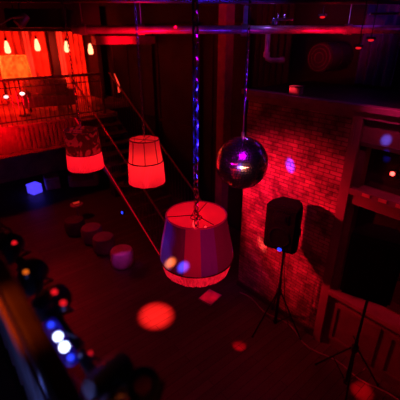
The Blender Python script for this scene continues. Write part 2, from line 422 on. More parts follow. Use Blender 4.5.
# ------------------------------------------------------------ chains
def chain_mb(z0, z1, link=.045, r=.005, cx=0, cy=0, mb=None):
    s = mb or MB(); z = z0; k = 0
    while z < z1:
        pts = []
        for j in range(12):
            a = 2*pi*j/12; u = cos(a)*link*.30; v = sin(a)*link*.62
            pts.append((cx+(u if k % 2 else 0), cy+(0 if k % 2 else u), z+v))
        s.tube(pts, r, 5, closed=True); z += link*.98; k += 1
    return s
def fringe(mb, r0, r1, z0, z1, n):
    """hanging strands: alternating ripples, ragged hem"""
    A = []
    for j in range(n):
        t = 2*pi*j/n; rr = .0045*(1 if j % 2 else -1)
        zz = z1+random.uniform(0, .012)
        A.append([mb.bm.verts.new(((r0+(r1-r0)*k+rr*(.3+k))*cos(t), (r0+(r1-r0)*k+rr*(.3+k))*sin(t), z0+(zz-z0)*k)) for k in (0, .33, .66, 1)])
    for j in range(n):
        B = A[(j+1) % n]
        for k in range(3): mb.bm.faces.new((A[j][k], B[k], B[k+1], A[j][k+1]))
    return mb
def ring(mb, r, z, t=.006, n=40):
    return mb.tube([(r*cos(2*pi*j/n), r*sin(2*pi*j/n), z) for j in range(n)], t, 6, closed=True)
def spider(mb, r, z, n=3):
    for k in range(n):
        a = 2*pi*k/n+.4; mb.tube([(0, 0, z), (r*cos(a), r*sin(a), z)], .004, 5)
    return mb
def bulb(t, z, strength_mat='bulb_hot'):
    MB().lathe([(.0, z-.075), (.022, z-.07), (.036, z-.045), (.036, z-.02), (.022, z+.02), (.014, z+.04)], 14).build('bulb', strength_mat, t, True)
    MB().lathe([(.0, z+.12), (.016, z+.12), (.02, z+.04), (.0, z+.038)], 12).build('lamp_socket', 'blackm', t, True)
CZ = 5.5
# lamp A (left)
ax, ay, az = 1.85, 4.76, 2.87
t = thing('hanging_lamp', 'leftmost fringed red drum lampshade with dark leafy pattern on its upper half', 'lamp', (ax, ay, az), 0)
MB().lathe([(.260, .235), (.252, .42), (.244, .56)], 48).build('lamp_shade', 'shade_a_top', t, True)
fringe(MB(), .264, .272, .24, 0.0, 150).build('fringe', 'shade_a_fr', t)['label'] = 'bright red fringe below the patterned band'
m = MB(); ring(m, .263, .24, .005); m.build('middle_band', 'wire', t, True)
m = MB(); ring(m, .246, .56); spider(m, .244, .555); m.build('wire_frame', 'wire', t)
chain_mb(.60, CZ-az, .05, .004).build('chain', 'chain', t)
bulb(t, .30)
t.scale = (.92, .92, 1)
# lamp B (middle)
bx, by, bz = 2.28, 3.80, 2.83
t = thing('hanging_lamp', 'middle red lampshade with dark ribbed panels, glowing bulb and long fringe', 'lamp', (bx, by, bz), .2)
def rfb(r, z, a): return r*(1-.025*abs(sin(4*a)))
MB().lathe([(.243, .30), (.226, .42), (.212, .52), (.206, .59)], 64, rf=rfb).build('lamp_shade', 'shade_b', t, True)
fringe(MB(), .250, .262, .305, 0.0, 150).build('fringe', 'shade_b_fr', t)['label'] = 'dense bright red fringe'
m = MB(); ring(m, .208, .59, .007); ring(m, .249, .302, .008); spider(m, .206, .58, 4)
for k in range(8):
    a = pi/4*k
    m.tube([(.247*cos(a), .247*sin(a), .30), (.229*cos(a), .229*sin(a), .42), (.215*cos(a), .215*sin(a), .52), (.209*cos(a), .209*sin(a), .59)], .005, 6)
m.build('wire_frame', 'wire', t)
chain_mb(.60, CZ-bz, .05, .004).build('chain', 'chain', t)
bulb(t, .36)
t.scale = (.91, .91, 1)
# lamp C (large, near)
cx_, cy_, cz_ = 1.74, 2.11, 2.655
t = thing('hanging_lamp', 'largest nearest lampshade in shiny mauve satin panels with short red fringe', 'lamp', (cx_, cy_, cz_), .1)
prof = [(.338, .10), (.338, .15), (.324, .24), (.303, .34), (.282, .44), (.265, .53)]
npan = 14
for k in range(npan):
    a0 = 2*pi*k/npan; a1 = 2*pi*(k+1)/npan
    s = MB(); s.lathe(prof, 8, a0=a0, a1=a1, rf=lambda r, z, t_: r*(1-.012*abs(sin(npan/2*t_))))
    s.build('shade_panel', ['satin_a', 'satin_c', 'satin_b', 'satin_a', 'satin_a', 'satin_c', 'satin_a'][k % 7], t, True)
MB().lathe([(r-.008, z) for r, z in prof], 48).build('lining', 'lining', t, True)['label'] = 'glowing red inner lining'
fringe(MB(), .339, .296, .105, -.035, 170).build('fringe', 'shade_c_fr', t)
m = MB(); ring(m, .265, .532, .008); m.build('top_rim', 'satin_c', t, True)
m = MB(); ring(m, .339, .102, .006, 48); m.build('bottom_ring', 'wire', t, True)
m = MB(); spider(m, .262, .525, 3); ring(m, .05, .5, .004, 16)
for k in range(3):
    a = 2*pi*k/3+.4; m.tube([(.05*cos(a), .05*sin(a), .5), (.02*cos(a), .02*sin(a), .57)], .003, 5)
m.build('wire_frame', 'wire', t)
for k in range(3):      # candelabra inside
    a = 2*pi*k/3+1; px, py = .085*cos(a), .085*sin(a)
    MB().tube([(0, 0, .30), (px*.6, py*.6, .26), (px, py, .30), (px, py, .36)], .006, 6).build('lamp_arm', 'blackm', t, True)
    MB().lathe([(0, .43), (.010, .42), (.016, .39), (.012, .36)], 10, c=(px, py, 0)).build('bulb', glow('red_candle_bulb', (1, .02, .03), 2.5), t, True)
m = chain_mb(.30, CZ-cz_, .075, .009); m.build('chain', 'chain', t)
m = MB(); m.tube([(.018*cos(i*.5)+.004, .018*sin(i*.5), .30+(CZ-cz_-.3)*i/60) for i in range(61)], .004, 6); m.build('cord', 'cable', t, True)

# ------------------------------------------------------------ disco ball
t = thing('disco_ball', 'mirrored disco ball hanging on a thin rod beside the brick wall', 'disco ball', (2.68, 2.47, 3.36))
RB = .285
me = MB(); rows = 30
for i in range(rows):
    la0 = -pi/2+pi*i/rows; la1 = la0+pi/rows; lm = (la0+la1)/2
    n = max(4, int(round(2*rows*cos(lm))))
    for j in range(n):
        lo0 = 2*pi*j/n; lo1 = 2*pi*(j+1)/n; g = .07
        c0 = lo0+(lo1-lo0)*g; c1 = lo1-(lo1-lo0)*g; e0 = la0+(la1-la0)*g; e1 = la1-(la1-la0)*g
        jt = random.uniform(-.012, .012); jt2 = random.uniform(-.012, .012)
        cn = Vector((cos(lm)*cos((c0+c1)/2), cos(lm)*sin((c0+c1)/2), sin(lm)))
        rot = Matrix.Rotation(jt, 3, 'Z') @ Matrix.Rotation(jt2, 3, 'X')
        vs = []
        for la, lo in ((e0, c0), (e0, c1), (e1, c1), (e1, c0)):
            p = Vector((cos(la)*cos(lo), cos(la)*sin(lo), sin(la)))
            p = cn+rot @ (p-cn)
            vs.append(me.bm.verts.new(p*RB))
        me.bm.faces.new(vs)
me.build('mirror_tiles', 'mirror', t)
MB().sphere((0, 0, 0), RB*.988, u=40, v=24).build('core', 'blackm', t, True)
MB().lathe([(.0, RB+.05), (.018, RB+.05), (.02, RB+.0), (.045, RB-.012)], 16).build('cap', 'steel', t, True)
MB().tube([(0, 0, RB+.03), (0, 0, RB+.38)], .006, 8).build('rod', 'steel', t)
chain_mb(RB+.38, CZ-3.36-.12, .045, .0045).build('chain', 'chain', t)
MB().lathe([(0, CZ-3.36), (.05, CZ-3.36), (.05, CZ-3.36-.10), (.015, CZ-3.36-.14), (0, CZ-3.36-.14)], 16).build('motor', 'blackm', t, True)

# ------------------------------------------------------------ speakers
def speaker(loc, rz, label, w=.46, h=.80, d=.40, led=False):
    t = thing('speaker', label, 'speaker', loc, rz)
    s = MB(); k = .8
    poly = [(-w/2, 0), (-w/2+.03, .0), (w/2-.03, 0), (w/2, 0), (w/2, d*.45), (w/2*.62, d), (-w/2*.62, d), (-w/2, d*.45)]
    poly = [(-w/2, 0), (w/2, 0), (w/2, d*.45), (w/2*.6, d), (-w/2*.6, d), (-w/2, d*.45)]
    s.prism(poly, 2, 0, h); bmesh.ops.bevel(s.bm, geom=list(s.bm.edges), offset=.03, segments=3, affect='EDGES')
    s.build('cabinet', 'speakerblack', t, True)
    g = MB(); g.box(-w/2+.035, w/2-.035, -.012, .006, .05, h-.05, bev=.012); g.build('grille', 'grille', t, True)
    r = Matrix.Translation((0, -.012, h*.33)) @ Matrix.Rotation(pi/2, 4, 'X')
    g = MB(); g.lathe([(.165, .0), (.165, .006), (.15, .010), (.145, .002)], 32, mtx=r); g.build('woofer_ring', 'speakerblack', t, True)
    g = MB(); g.box(-.12, .12, -.022, -.008, h*.66, h*.86, bev=.01); g.box(-.075, .075, -.03, -.02, h*.70, h*.82, bev=.006); g.build('horn', 'speakerblack', t, True)
    hd = MB(); hd.tube([(w/2-.02, d*.2, h*.42), (w/2+.025, d*.2, h*.44), (w/2+.025, d*.2, h*.58), (w/2-.02, d*.2, h*.60)], .012, 8); hd.build('handle', 'black', t, True)
    MB().lathe([(0, 0), (.035, 0), (.035, -.055), (0, -.055)], 16, c=(0, d*.45, 0)).build('pole_socket', 'blackm', t, True)
    if led:
        o = MB().sphere((.03, -.02, .05), .028, (1.3, .5, 1)).build('status_light', 'led_blue', t, True); o['label'] = 'small glowing blue light'
    return t
def stand(loc, top, label, rz=0, spread=.46):
    t = thing('speaker_stand', label, 'speaker stand', loc, rz)
    MB().tube([(0, 0, .30), (0, 0, top)], .018, 10).build('pole', 'blackm', t, True)
    MB().tube([(0, 0, .12), (0, 0, .95)], .026, 10).build('outer_tube', 'blackm', t, True)
    MB().lathe([(.026, .76), (.045, .76), (.045, .84), (.026, .84)], 14).build('collar', 'black', t, True)
    MB().lathe([(.026, .14), (.04, .14), (.04, .20), (.026, .20)], 14).build('collar', 'black', t, True)
    MB().tube([(.03, 0, .93), (.09, 0, .93)], .012, 8).build('knob', 'black', t, True)
    for k in range(3):
        a = 2*pi*k/3+.5
        l = MB().tube([(.035*cos(a), .035*sin(a), .80), (spread*cos(a), spread*sin(a), .02)], .013, 8).build('leg', 'blackm', t, True)
        MB().tube([(.035*cos(a), .035*sin(a), .17), (spread*.52*cos(a), spread*.52*sin(a), .40)], .008, 6).build('brace', 'blackm', t, True)
        MB().sphere((spread*cos(a), spread*sin(a), .022), .022, u=10, v=6).build('rubber_foot', 'black', l, True)
# speakers face the room (-x) : local -Y is the front
sx, sy = 3.95, 2.66
speaker((sx-.19, sy-.02, 1.68), R(-74), 'black loudspeaker in front of the bright brick with a small blue light', .50, .74, .38, True)
stand((sx, sy, 0), 1.62, 'black tripod stand before the bright brick', .3)
sx, sy = 3.80, 1.27
speaker((sx-.19, sy-.02, 1.74), R(-72), 'black loudspeaker in shadow before the dark panelled window bay', .56, .84, .42)
stand((sx, sy, 0), 1.68, 'black tripod stand before the dark panelled window bay', 1.0, .5)

# ------------------------------------------------------------ seats on the floor
def pouf(loc, label, m1, r=.25, h=.42):
    t = thing('pouf', label, 'pouf', loc, random.random(), 'round poufs in a row beside the stairs')
    MB().lathe([(0, .02), (r*.86, .02), (r*.97, .07), (r*1.02, h*.45), (r, h*.74), (r*.985, h*.78)], 28).build('side', m1, t, True)
    MB().lathe([(r*.985, h*.78), (r*.99, h*.86), (r*.90, h*.965), (r*.6, h*1.0), (0, h*1.01)], 28).build('cushion', m1, t, True)
    m = MB(); ring(m, r*.99, h*.78, .007, 28); m.build('piping', m1, t, True)
    m = MB()
    for k in range(4): m.lathe([(0, 0), (.02, 0), (.02, .03), (0, .03)], 8, c=(r*.6*cos(k*pi/2), r*.6*sin(k*pi/2), 0))
    m.build('feet', 'blackm', t)
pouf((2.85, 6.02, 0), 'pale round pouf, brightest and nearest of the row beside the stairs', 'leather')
pouf((2.80, 6.80, 0), 'pale round pouf coloured dim for low light, second nearest in the row beside the stairs', 'dimmedleather')
pouf((2.78, 7.40, 0), 'pale round pouf coloured dim for low light, third nearest in the row beside the stairs', 'dimmedleather')
pouf((2.62, 8.05, 0), 'pale round pouf coloured dark for shade, farthest back in the row beside the stairs', 'shadedleather')
def cube_seat(loc, label, m1, s=.4, rz=.3):
    t = thing('cube_stool', label, 'stool', loc, rz)
    MB().box(-s/2, s/2, -s/2, s/2, .03, s*.8, bev=.04).build('body', m1, t, True)
    MB().box(-s/2-.005, s/2+.005, -s/2-.005, s/2+.005, s*.8, s, bev=.045).build('cushion', m1, t, True)
    MB().box(-s/2+.04, s/2-.04, -s/2+.04, s/2-.04, 0, .03).build('plinth', 'blackm', t)
cube_seat((2.62, 11.35, 0), 'glowing blue cube stool under the mezzanine', 'cube_glow', .34)
cube_seat((3.22, 11.45, 0), 'pale pinkish cube stool next to the glowing blue one', 'leather', .46, -.2)
t = thing('lounge_chair', 'pale low lounge chair with sloping back under the mezzanine', 'chair', (4.15, 10.95, 0), R(-30))
MB().box(-.42, .42, -.38, .38, .10, .34, bev=.04).build('seat', 'leather', t, True)
MB().box(-.42, .42, -.09, .09, 0, .55, Matrix.Translation((0, .34, .28)) @ Matrix.Rotation(R(-22), 4, 'X'), bev=.04).build('backrest', 'leather', t, True)
for sx_ in (-.40, .40): MB().box(sx_-.07, sx_+.07, -.36, .34, .12, .52, bev=.03).build('armrest', 'leather', t, True)
for a in (-.34, .34):
    for b_ in (-.30, .30): MB().box(a-.02, a+.02, b_-.02, b_+.02, 0, .10).build('leg', 'blackm', t)
t = thing('side_table', 'small white pedestal table behind the row of poufs', 'table', (2.98, 8.75, 0))
MB().lathe([(0, .44), (.17, .44), (.17, .47), (0, .47)], 20).build('tabletop', 'leather', t, True)
MB().tube([(0, 0, .02), (0, 0, .44)], .03, 10).build('pole', 'leather', t, True)
MB().lathe([(0, 0), (.13, 0), (.12, .02), (0, .03)], 20).build('base', 'leather', t, True)
t = thing('table_light', 'tiny red lantern standing on the small white table', 'lamp', (2.98, 8.75, .47))
MB().box(-.08, .08, -.035, .035, .015, .085, bev=.01).build('light_body', glow('dim_red', (1, .03, .02), .45), t, True)
MB().box(-.09, .09, -.045, .045, 0, .015).build('base', 'blackm', t); MB().box(-.09, .09, -.045, .045, .085, .095).build('lid', 'blackm', t)
t = thing('indicator_light', 'small blue light glowing low on the stair side', 'light', (3.47, 7.02, .72))
MB().sphere((-.02, 0, 0), .035, (.6, 1, 1)).build('lens', 'led_blue', t, True); MB().box(-.015, .03, -.05, .05, -.05, .05, bev=.006).build('housing', 'black', t)
# flat board lying on the floor
t = thing('floor_board', 'flat square board lying on the dance floor beneath the largest lampshade', 'board', (3.62, 3.98, 0), R(12))
MB().box(-.19, .19, -.15, .15, 0, .018, bev=.004).build('panel', mat('pale_board', (.75, .4, .35), .5), t)
m = MB()
for a in (-.19, .18): m.box(a, a+.012, -.15, .15, .018, .021)
m.build('edge_tape', 'wire', t)
# cables on the floor along the wall
pts = [(4.16+.05*sin(i*.9)-.10*math.exp(-((i-14)/3)**2), 3.7-i*.13, .012) for i in range(34)]
tag(MB().tube(pts, .011, 6).build('floor_cable', mat('grey_cable', (.35, .25, .22), .4), None, True), 'long cable lying along the foot of the right wall', 'cable')
pts = [(3.99, 2.66, 1.62), (4.02, 2.66, 1.2), (4.05, 2.6, .6), (4.1, 2.5, .1), (4.12, 2.4, .03)]
tag(MB().tube(pts, .007, 6).build('speaker_cable', 'cable', None, True), 'thin cable dropping from the loudspeaker by the bright brick', 'cable')

# ------------------------------------------------------------ mezzanine furnishings
def drape(x0, x1, y, z0, z1, m, label, name='drape', waves=8, amp=.06, slant=0):
    path = []; n = waves*8
    s = MB(); A = []; B = []
    for i in range(n+1):
        u = i/n; xx = x0+(x1-x0)*u; ph = waves*2*pi*u
        A.append(s.bm.verts.new((xx+slant, y+amp*1.3*sin(ph+.3*sin(3*ph)), z0)))
        B.append(s.bm.verts.new((x0+(x1-x0)*u, y+amp*.6*sin(ph), z1)))
    for i in range(n): s.bm.faces.new((A[i], A[i+1], B[i+1], B[i]))
    t = thing(name, label, 'curtain')
    s.build('cloth', m, t, True)
    MB().tube([(x0-.05, y, z1+.02), (x1+.05, y, z1+.02)], .02, 8).build('curtain_rod', 'blackm', t)
    return t
drape(1.2, 2.66, 12.6, 2.68, 5.2, 'drape', 'red velvet drape at the far left of the mezzanine', waves=7)
drape(2.80, 3.42, 12.6, 2.68, 5.2, 'drape', 'red drape behind the amber shade on the mezzanine', waves=3, amp=.04)
drape(3.46, 3.66, 12.5, 2.68, 5.2, 'paledrape', 'narrow pale drape between the two leftmost bulbs', waves=2, amp=.03)
drape(3.70, 4.18, 12.6, 2.68, 5.2, 'drape', 'red drape left of the black post on the mezzanine', waves=2)
drape(4.47, 4.68, 12.45, 2.68, 5.2, 'paledrape', 'thin pale drape right of the black post on the mezzanine', waves=2, amp=.03)
drape(4.74, 5.42, 12.6, 2.68, 5.2, 'drape', 'rightmost red drape on the mezzanine', waves=4)
struct(MB().box(4.22, 4.44, 12.4, 12.6, 2.65, 5.5).build('trim_7', 'black'), 'black post between the mezzanine drapes', 'post')
for (px, py, pz, lb) in ((2.41, 10.0, 4.36, 'leftmost hanging pendant bulb over the mezzanine'), (3.12, 10.0, 4.40, 'second pendant bulb from the left over the mezzanine'),
                         (3.95, 10.2, 4.34, 'third pendant bulb from the left over the mezzanine'), (4.54, 10.0, 4.28, 'rightmost pendant bulb by the dark doorway')):
    zc = CZ if True else 0
    t = thing('pendant_light', lb, 'lamp', (px, py+.12, pz), 0, 'pendant bulbs over the mezzanine'); t.scale = (.8, .8, 1)
    MB().lathe([(0, -.13), (.06, -.125), (.085, -.09), (.08, .0), (.055, .09), (.03, .15), (0, .16)], 16).build('lamp_shade', 'bulb_warm', t, True)
    MB().lathe([(.032, .15), (.03, .22), (0, .23)], 10).build('lamp_socket', 'blackm', t, True)
    MB().tube([(0, 0, .2), (0, 0, 5.5-pz)], .006, 6).build('cord', 'cable', t)
t = thing('floor_lamp', 'tall lamp with a wide amber shade standing on the mezzanine', 'lamp', (2.58, 10.45, 2.65))
MB().lathe([(.36, .98), (.34, 1.25), (.31, 1.52)], 32).build('lamp_shade', 'yellow', t, True)
MB().tube([(0, 0, .02), (0, 0, 1.3)], .018, 8).build('pole', 'blackm', t, True)
MB().lathe([(0, 0), (.16, 0), (.15, .02), (0, .035)], 20).build('base', 'blackm', t, True)
MB().sphere((0, 0, 1.28), .05).build('bulb', 'bulb_warm', t, True)
for q, e_, lb in (((2.28, 9.14, 3.40), 9, 'small white hot lamp clipped on the mezzanine rail'), ((1.93, 9.14, 3.36), 5, 'small red hot lamp clipped on the mezzanine rail at the left edge')):
    t = thing('clip_light', lb, 'light', q)
    MB().sphere((0, -.02, 0), .045, (1.2, .7, .8), 14, 8).build('lens', glow('hot_pink_bulb', (1, .2, .2), e_), t, True)
    MB().lathe([(0, -.02), (.06, -.02), (.06, .06), (0, .08)], 16, mtx=Matrix.Rotation(-pi/2, 4, 'X')).build('housing', 'black', t, True)
def sofa(loc, label, rz):
    t = thing('sofa', label, 'sofa', loc, rz)
    MB().box(-.62, .62, -.36, .36, .12, .42, bev=.04).build('seat', 'darkwood', t, True)
    MB().box(-.62, .62, .26, .42, .30, .82, bev=.04).build('backrest', 'darkwood', t, True)
    for a in (-.62, .62): MB().box(a-.08, a+.08, -.36, .40, .12, .58, bev=.03).build('armrest', 'darkwood', t, True)
    for a in (-.55, .55):
        for b_ in (-.3, .3): MB().box(a-.025, a+.025, b_-.025, b_+.025, 0, .12).build('leg', 'blackm', t)
sofa((3.45, 11.0, 2.65), 'dark sofa behind the mezzanine rail', R(-12))
t = thing('hanging_tube_lamp', 'slim bent red glowing tube hanging before the dark doorway', 'lamp', (4.78, 9.12, 3.50))
MB().tube([(0, 0, -.30), (.0, 0, -.12), (-.03, 0, .02), (-.10, 0, .20)], [.028, .034, .02, .010], 8).build('glowing_tube', 'neon', t, True)
MB().tube([(-.10, 0, .18), (-.10, 0, .93)], .006, 6).build('cord', 'cable', t)
# ------------------------------------------------------------ pipes and ducts overhead
def pipe(name, label, pts, r, m='pipe', coup=()):
    t = thing(name, label, 'pipe')
    MB().tube(pts, r, 14).build('pipe_run', m, t, True)
    a, b = Vector(pts[0]), Vector(pts[-1])
    for u in coup:
        p = a.lerp(b, u); d = (b-a).normalized()*.05
        MB().tube([p-d, p+d], r*1.28, 14).build('coupling', m, t, True)
        MB().tube([p+Vector((0, 0, r)), (p.x, p.y, 5.5)], .008, 6).build('hanger_rod', 'steel', t)
    return t
pipe('ceiling_pipe', 'long red lit pipe crossing the whole view just above the lamps', [(2.2, 5.425, 4.69), (5.95, 2.25, 4.695)], .055, 'pipe', (.03, .2, .5, .8))
pipe('ceiling_pipe', 'thinner upper pipe above the long red lit pipe', [(.2, 6.2, 5.02), (5.95, 1.6, 5.0)], .035, 'darkpipe', (.3, .6))
pipe('ceiling_pipe', 'dark topmost pipe close under the ceiling', [(-.3, 6.0, 5.22), (5.6, 1.0, 5.2)], .05, 'darkpipe', (.45,))
pipe('ceiling_pipe', 'thin magenta lit conduit at the upper right', [(4.1, 2.05, 4.82), (5.98, .45, 4.86)], .012, 'pipe', ())
t = thing('air_duct', 'black rectangular duct box under the ceiling at the upper left', 'duct', (1.95, 5.95, 4.72), R(-40.2))
MB().box(-.42, .44, -.2, .2, 0, .24, bev=.012).build('duct_body', 'black', t)
for a in (-.38, .40): MB().box(a-.02, a+.02, -.21, .21, -.005, .245).build('flange', 'black', t); MB().tube([(a, 0, .24), (a, 0, .78)], .008, 6).build('hanger_rod', 'blackm', t)
# elbow pipe dropping
t = thing('drain_pipe', 'short magenta lit pipe dropping from the long pipe and bending sideways', 'pipe', (4.33, 3.61, 0))
MB().tube([(0, 0, 4.64), (0, 0, 4.36), (.01, -.01, 4.31), (.05, -.05, 4.285), (.20, -.17, 4.29)], .036, 12).build('pipe_run', 'pipe', t, True)
MB().tube([(0, 0, 4.33), (0, 0, 4.40)], .048, 12).build('coupling', 'pipe', t, True)
MB().tube([(.15, -.13, 4.29), (.20, -.17, 4.29)], .046, 12).build('coupling', 'pipe', t, True)
t = thing('valve', 'pale blue lit valve fitting on top of the long pipe', 'valve', (4.37, 3.55, 4.755), R(-40))
MB().lathe([(0, 0), (.05, 0), (.05, .04), (.03, .06), (0, .06)], 14).build('body', 'chain', t, True)
MB().box(-.03, .26, -.03, .03, .05, .085, bev=.01).build('lever', 'chain', t, True)
for a in (.05, .14): MB().tube([(a, 0, .08), (a, 0, .13)], .01, 6).build('stud', 'chain', t)
# clutter of coiled cable on the beam top left, ball bearing hanger etc
t = thing('pipe_clamp', 'round clamp fitting where the disco ball chain meets the pipe', 'clamp', (4.08, 3.835, 4.69), R(-40))
MB().lathe([(.058, -.05), (.085, -.05), (.085, .05), (.058, .05)], 18, mtx=Matrix.Rotation(pi/2, 4, 'Y')).build('collar', 'steel', t, True)
MB().box(-.03, .03, -.03, .03, .07, .30).build('bracket', 'steel', t)
# ducts in the recess above the ledge
def duct(c, r0, x0, x1, label):
    t = thing('ventilation_duct', label, 'duct', c)
    MB().tube([(x0, 0, 0), (x1, 0, 0)], r0, 28).build('duct_body', 'duct', t, True)
    for k in (x0+.04, (x0+x1)/2, x1-.04): MB().tube([(k-.012, 0, 0), (k+.012, 0, 0)], r0*1.04, 28).build('seam_band', 'duct', t, True)
    for q in (.35, .62, .88): MB().tube([(x0-.004, r0*q*cos(j*pi/16), r0*q*sin(j*pi/16)) for j in range(32)], .008, 6, closed=True).build('guard_ring', 'darkpipe', t, True)
duct((5.45, 1.55, 4.28), .26, -.35, .50, 'round duct mouth in the dark recess above the ledge')
duct((5.60, 3.35, 4.30), .22, -.3, .35, 'smaller round duct left of the larger one above the ledge')
def vdrape(x, y0, y1, z0, z1, m, label, waves):
    s = MB(); A = []; B = []; n = waves*8
    for i in range(n+1):
        u = i/n; yy = y0+(y1-y0)*u
        A.append(s.bm.verts.new((x+.05*sin(waves*2*pi*u), yy, z0))); B.append(s.bm.verts.new((x+.03*sin(waves*2*pi*u), yy, z1)))
    for i in range(n): s.bm.faces.new((A[i], A[i+1], B[i+1], B[i]))
    t = thing('drape', label, 'curtain'); s.build('cloth', m, t, True)
    MB().tube([(x, y0, z1+.02), (x, y1, z1+.02)], .02, 8).build('curtain_rod', 'blackm', t); return t
vdrape(5.88, 2.4, 3.0, 3.90, 5.3, 'purple', 'dim purple curtain in the recess above the ledge', 4)
vdrape(5.88, .2, 1.5, 3.90, 5.3, 'purple', 'dim purple curtain right of the large duct above the ledge', 7)
vdrape(5.86, 4.3, 5.2, .05, 5.2, 'maroon', 'dark maroon curtain behind the disco ball', 6)
t = thing('junction_box', 'small box standing on the ledge above the brick wall', 'box', (4.36, 3.05, 3.86), .2)
MB().box(-.06, .06, -.08, .08, 0, .10, bev=.008).build('body', mat('red_lit_box', (.8, .35, .3), .5), t, True)
MB().box(-.065, .065, -.085, .085, .10, .115, bev=.004).build('lid', 'plaster', t)
# little red lights among the pipes
for i, (p, lb) in enumerate((((4.70, 3.0, 4.84), 'tiny red light above the long pipe at upper right'), ((4.85, 2.35, 4.56), 'tiny red light just under the long pipe at upper right'),
                             ((4.7, 2.42, 4.47), 'lower tiny red light under the long pipe near the upper duct'), ((5.1, 2.2, 5.08), 'tiny red light near the ceiling in the upper right corner'))):
    t = thing('indicator_light', lb, 'light', p, 0, 'tiny red lights among the pipes')
    MB().sphere((0, 0, 0), .026, (1, 1.5, .6), 12, 8).build('lens', 'led_red', t, True)
    MB().box(-.03, .03, -.05, .05, .012, .04, bev=.006).build('housing', 'black', t)
    MB().tube([(0, 0, .03), (0, 0, 5.5-p[2])], .006, 6).build('hanger_rod', 'blackm', t)
t = thing('indicator_light', 'bright red light glowing in the upper pane of the window bay', 'light', (4.47, 1.57, 3.06), 0)
MB().sphere((-.02, 0, 0), .028, (.8, 1, 1), 12, 8).build('lens', glow('red_pin_light', (1, .05, .04), 8), t, True)
MB().box(-.012, .02, -.04, .04, -.04, .04, bev=.006).build('bezel', 'black', t)
point('pin_glow', (4.38, 1.57, 3.06), (1, 0, .01), .25, .01)
tag(MB().tube([(4.26, 2.06, 3.66), (4.26, 2.06, 3.36)], .006, 6).build('conduit', 'pipe', None, True), 'thin pale conduit running down the panel above the window bay', 'conduit')
# cables bundled left top
pts = [(.9+.14*i, 5.75-.04*i, 4.80+.05*sin(i*1.7)) for i in range(6)]
tag(MB().tube(pts, .014, 6).build('hanging_cable', 'pipe', None, True), 'loose red lit cable sagging at the upper left', 'cable')
t = thing('stage_light', 'small round stage light clamped to the pipe at the upper left', 'stage light', (1.62, 5.72, 4.80), 0)
MB().lathe([(0, .1), (.05, .1), (.07, 0), (.07, -.08), (.06, -.08), (.05, -.03), (0, -.03)], 18, mtx=Matrix.Rotation(R(50), 4, 'Y')).build('lamp_housing', 'pipe', t, True)
MB().tube([(0, 0, .05), (0, 0, .70)], .012, 8).build('yoke', 'blackm', t)

# ------------------------------------------------------------ viewer's balcony rail
t = thing('balcony_railing', 'near balcony rail with wide varnished top and upright bars at lower left', 'railing', (0, 0, 3.0))
MB().box(.062, .100, -1.6, 4.4, 1.055, 1.095, bev=.008).build('handrail', 'darkwood', t, True)
MB().tube([(.052, -1.6, 1.088), (.052, 4.4, 1.088)], .007, 12).build('highlight_tube', 'rail', t, True)  # thin tube added to carry the amber highlight along the inner edge
MB().box(.07, .11, -1.6, 4.4, .08, .11).build('bottom_rail', 'blackm', t)
b0 = MB().tube([(.09, 0, .0), (.09, 0, 1.07)], .008, 8).build('baluster', mat('painted_bars', (.5, .5, .55), .3, .4), t, True)
for i in range(-4, 24):
    q = b0.copy(); COL.objects.link(q); q.location.y = .14*i+.01
b0.location.y = -.6
MB().box(.06, .12, 4.34, 4.4, 0, 1.07).build('post', 'blackm', t)
MB().box(.06, .12, -1.6, -1.54, 0, 1.07).build('post', 'blackm', t)
# lighting bar outside the rail
t = thing('lighting_bar', 'black steel bar clamped along the outside of the balcony rail', 'bar', (0, 0, 0))
MB().tube([(.20, -.6, 3.80), (.20, 2.6, 3.80)], .017, 10).build('bar_tube', 'blackm', t, True)
for yy in (-.3, .62, 1.55, 2.4): MB().box(.10, .21, yy-.015, yy+.015, 3.79, 3.815).build('clamp', 'blackm', t)
def par(loc, direction, label, r=.05, l=.12, lens='glassdark', lensmat=None, rings_only=False):
    t = thing('stage_light', label, 'stage light', loc)
    d = Vector(direction).normalized(); mt = d.to_track_quat('Z', 'Y').to_matrix().to_4x4()
    MB().lathe([(0, -l), (r*.55, -l), (r*.8, -l*.8), (r, -l*.3), (r, 0), (r*.86, 0), (r*.84, -l*.12), (0, -l*.12)], 24, mtx=mt).build('lamp_housing', 'black', t, True)
    MB().lathe([(0, -.008), (r*.45, -.006), (r*.5, -.012), (0, -.014)] if rings_only else [(0, -.006), (r*.82, -.010), (0, -.012)], 20, mtx=mt).build('lens', lensmat or lens, t, True)
    a = Vector(loc); side = d.cross(Vector((0, 0, 1))).normalized()*(r+.008)
    base = Vector((.20-a.x, 0, 3.80-a.z))
    s = MB(); s.tube([side-d*l*.4, side*1.0+base*.6, base, -side+base*.6, -side-d*l*.4], .005, 6); s.build('yoke', 'blackm', t, True)
    return t
par((.245, .485, 3.90), (-.35, -.6, .75), 'black round stage light with a thick ring at the bottom edge', .040, .10, None, mat('dim_red_lens', (.05, .004, .004), .3, emit=(1, 0, .03), es=.004), True)
par((.25, .60, 3.85), (.8, .3, -.3), 'black stage light can beside the one with the thick ring', .04, .11)
par((.22, .94, 3.87), (.6, .5, -.2), 'black stage light can with red glints above the blue lit one', .045, .12)
par((.21, 1.12, 3.88), (.5, .6, .1), 'black stage light can with an orange glint, further along the rail', .045, .12)
par((.20, 1.36, 3.88), (.5, .6, .2), 'black stage light can farthest along the rail by the left edge', .045, .12)
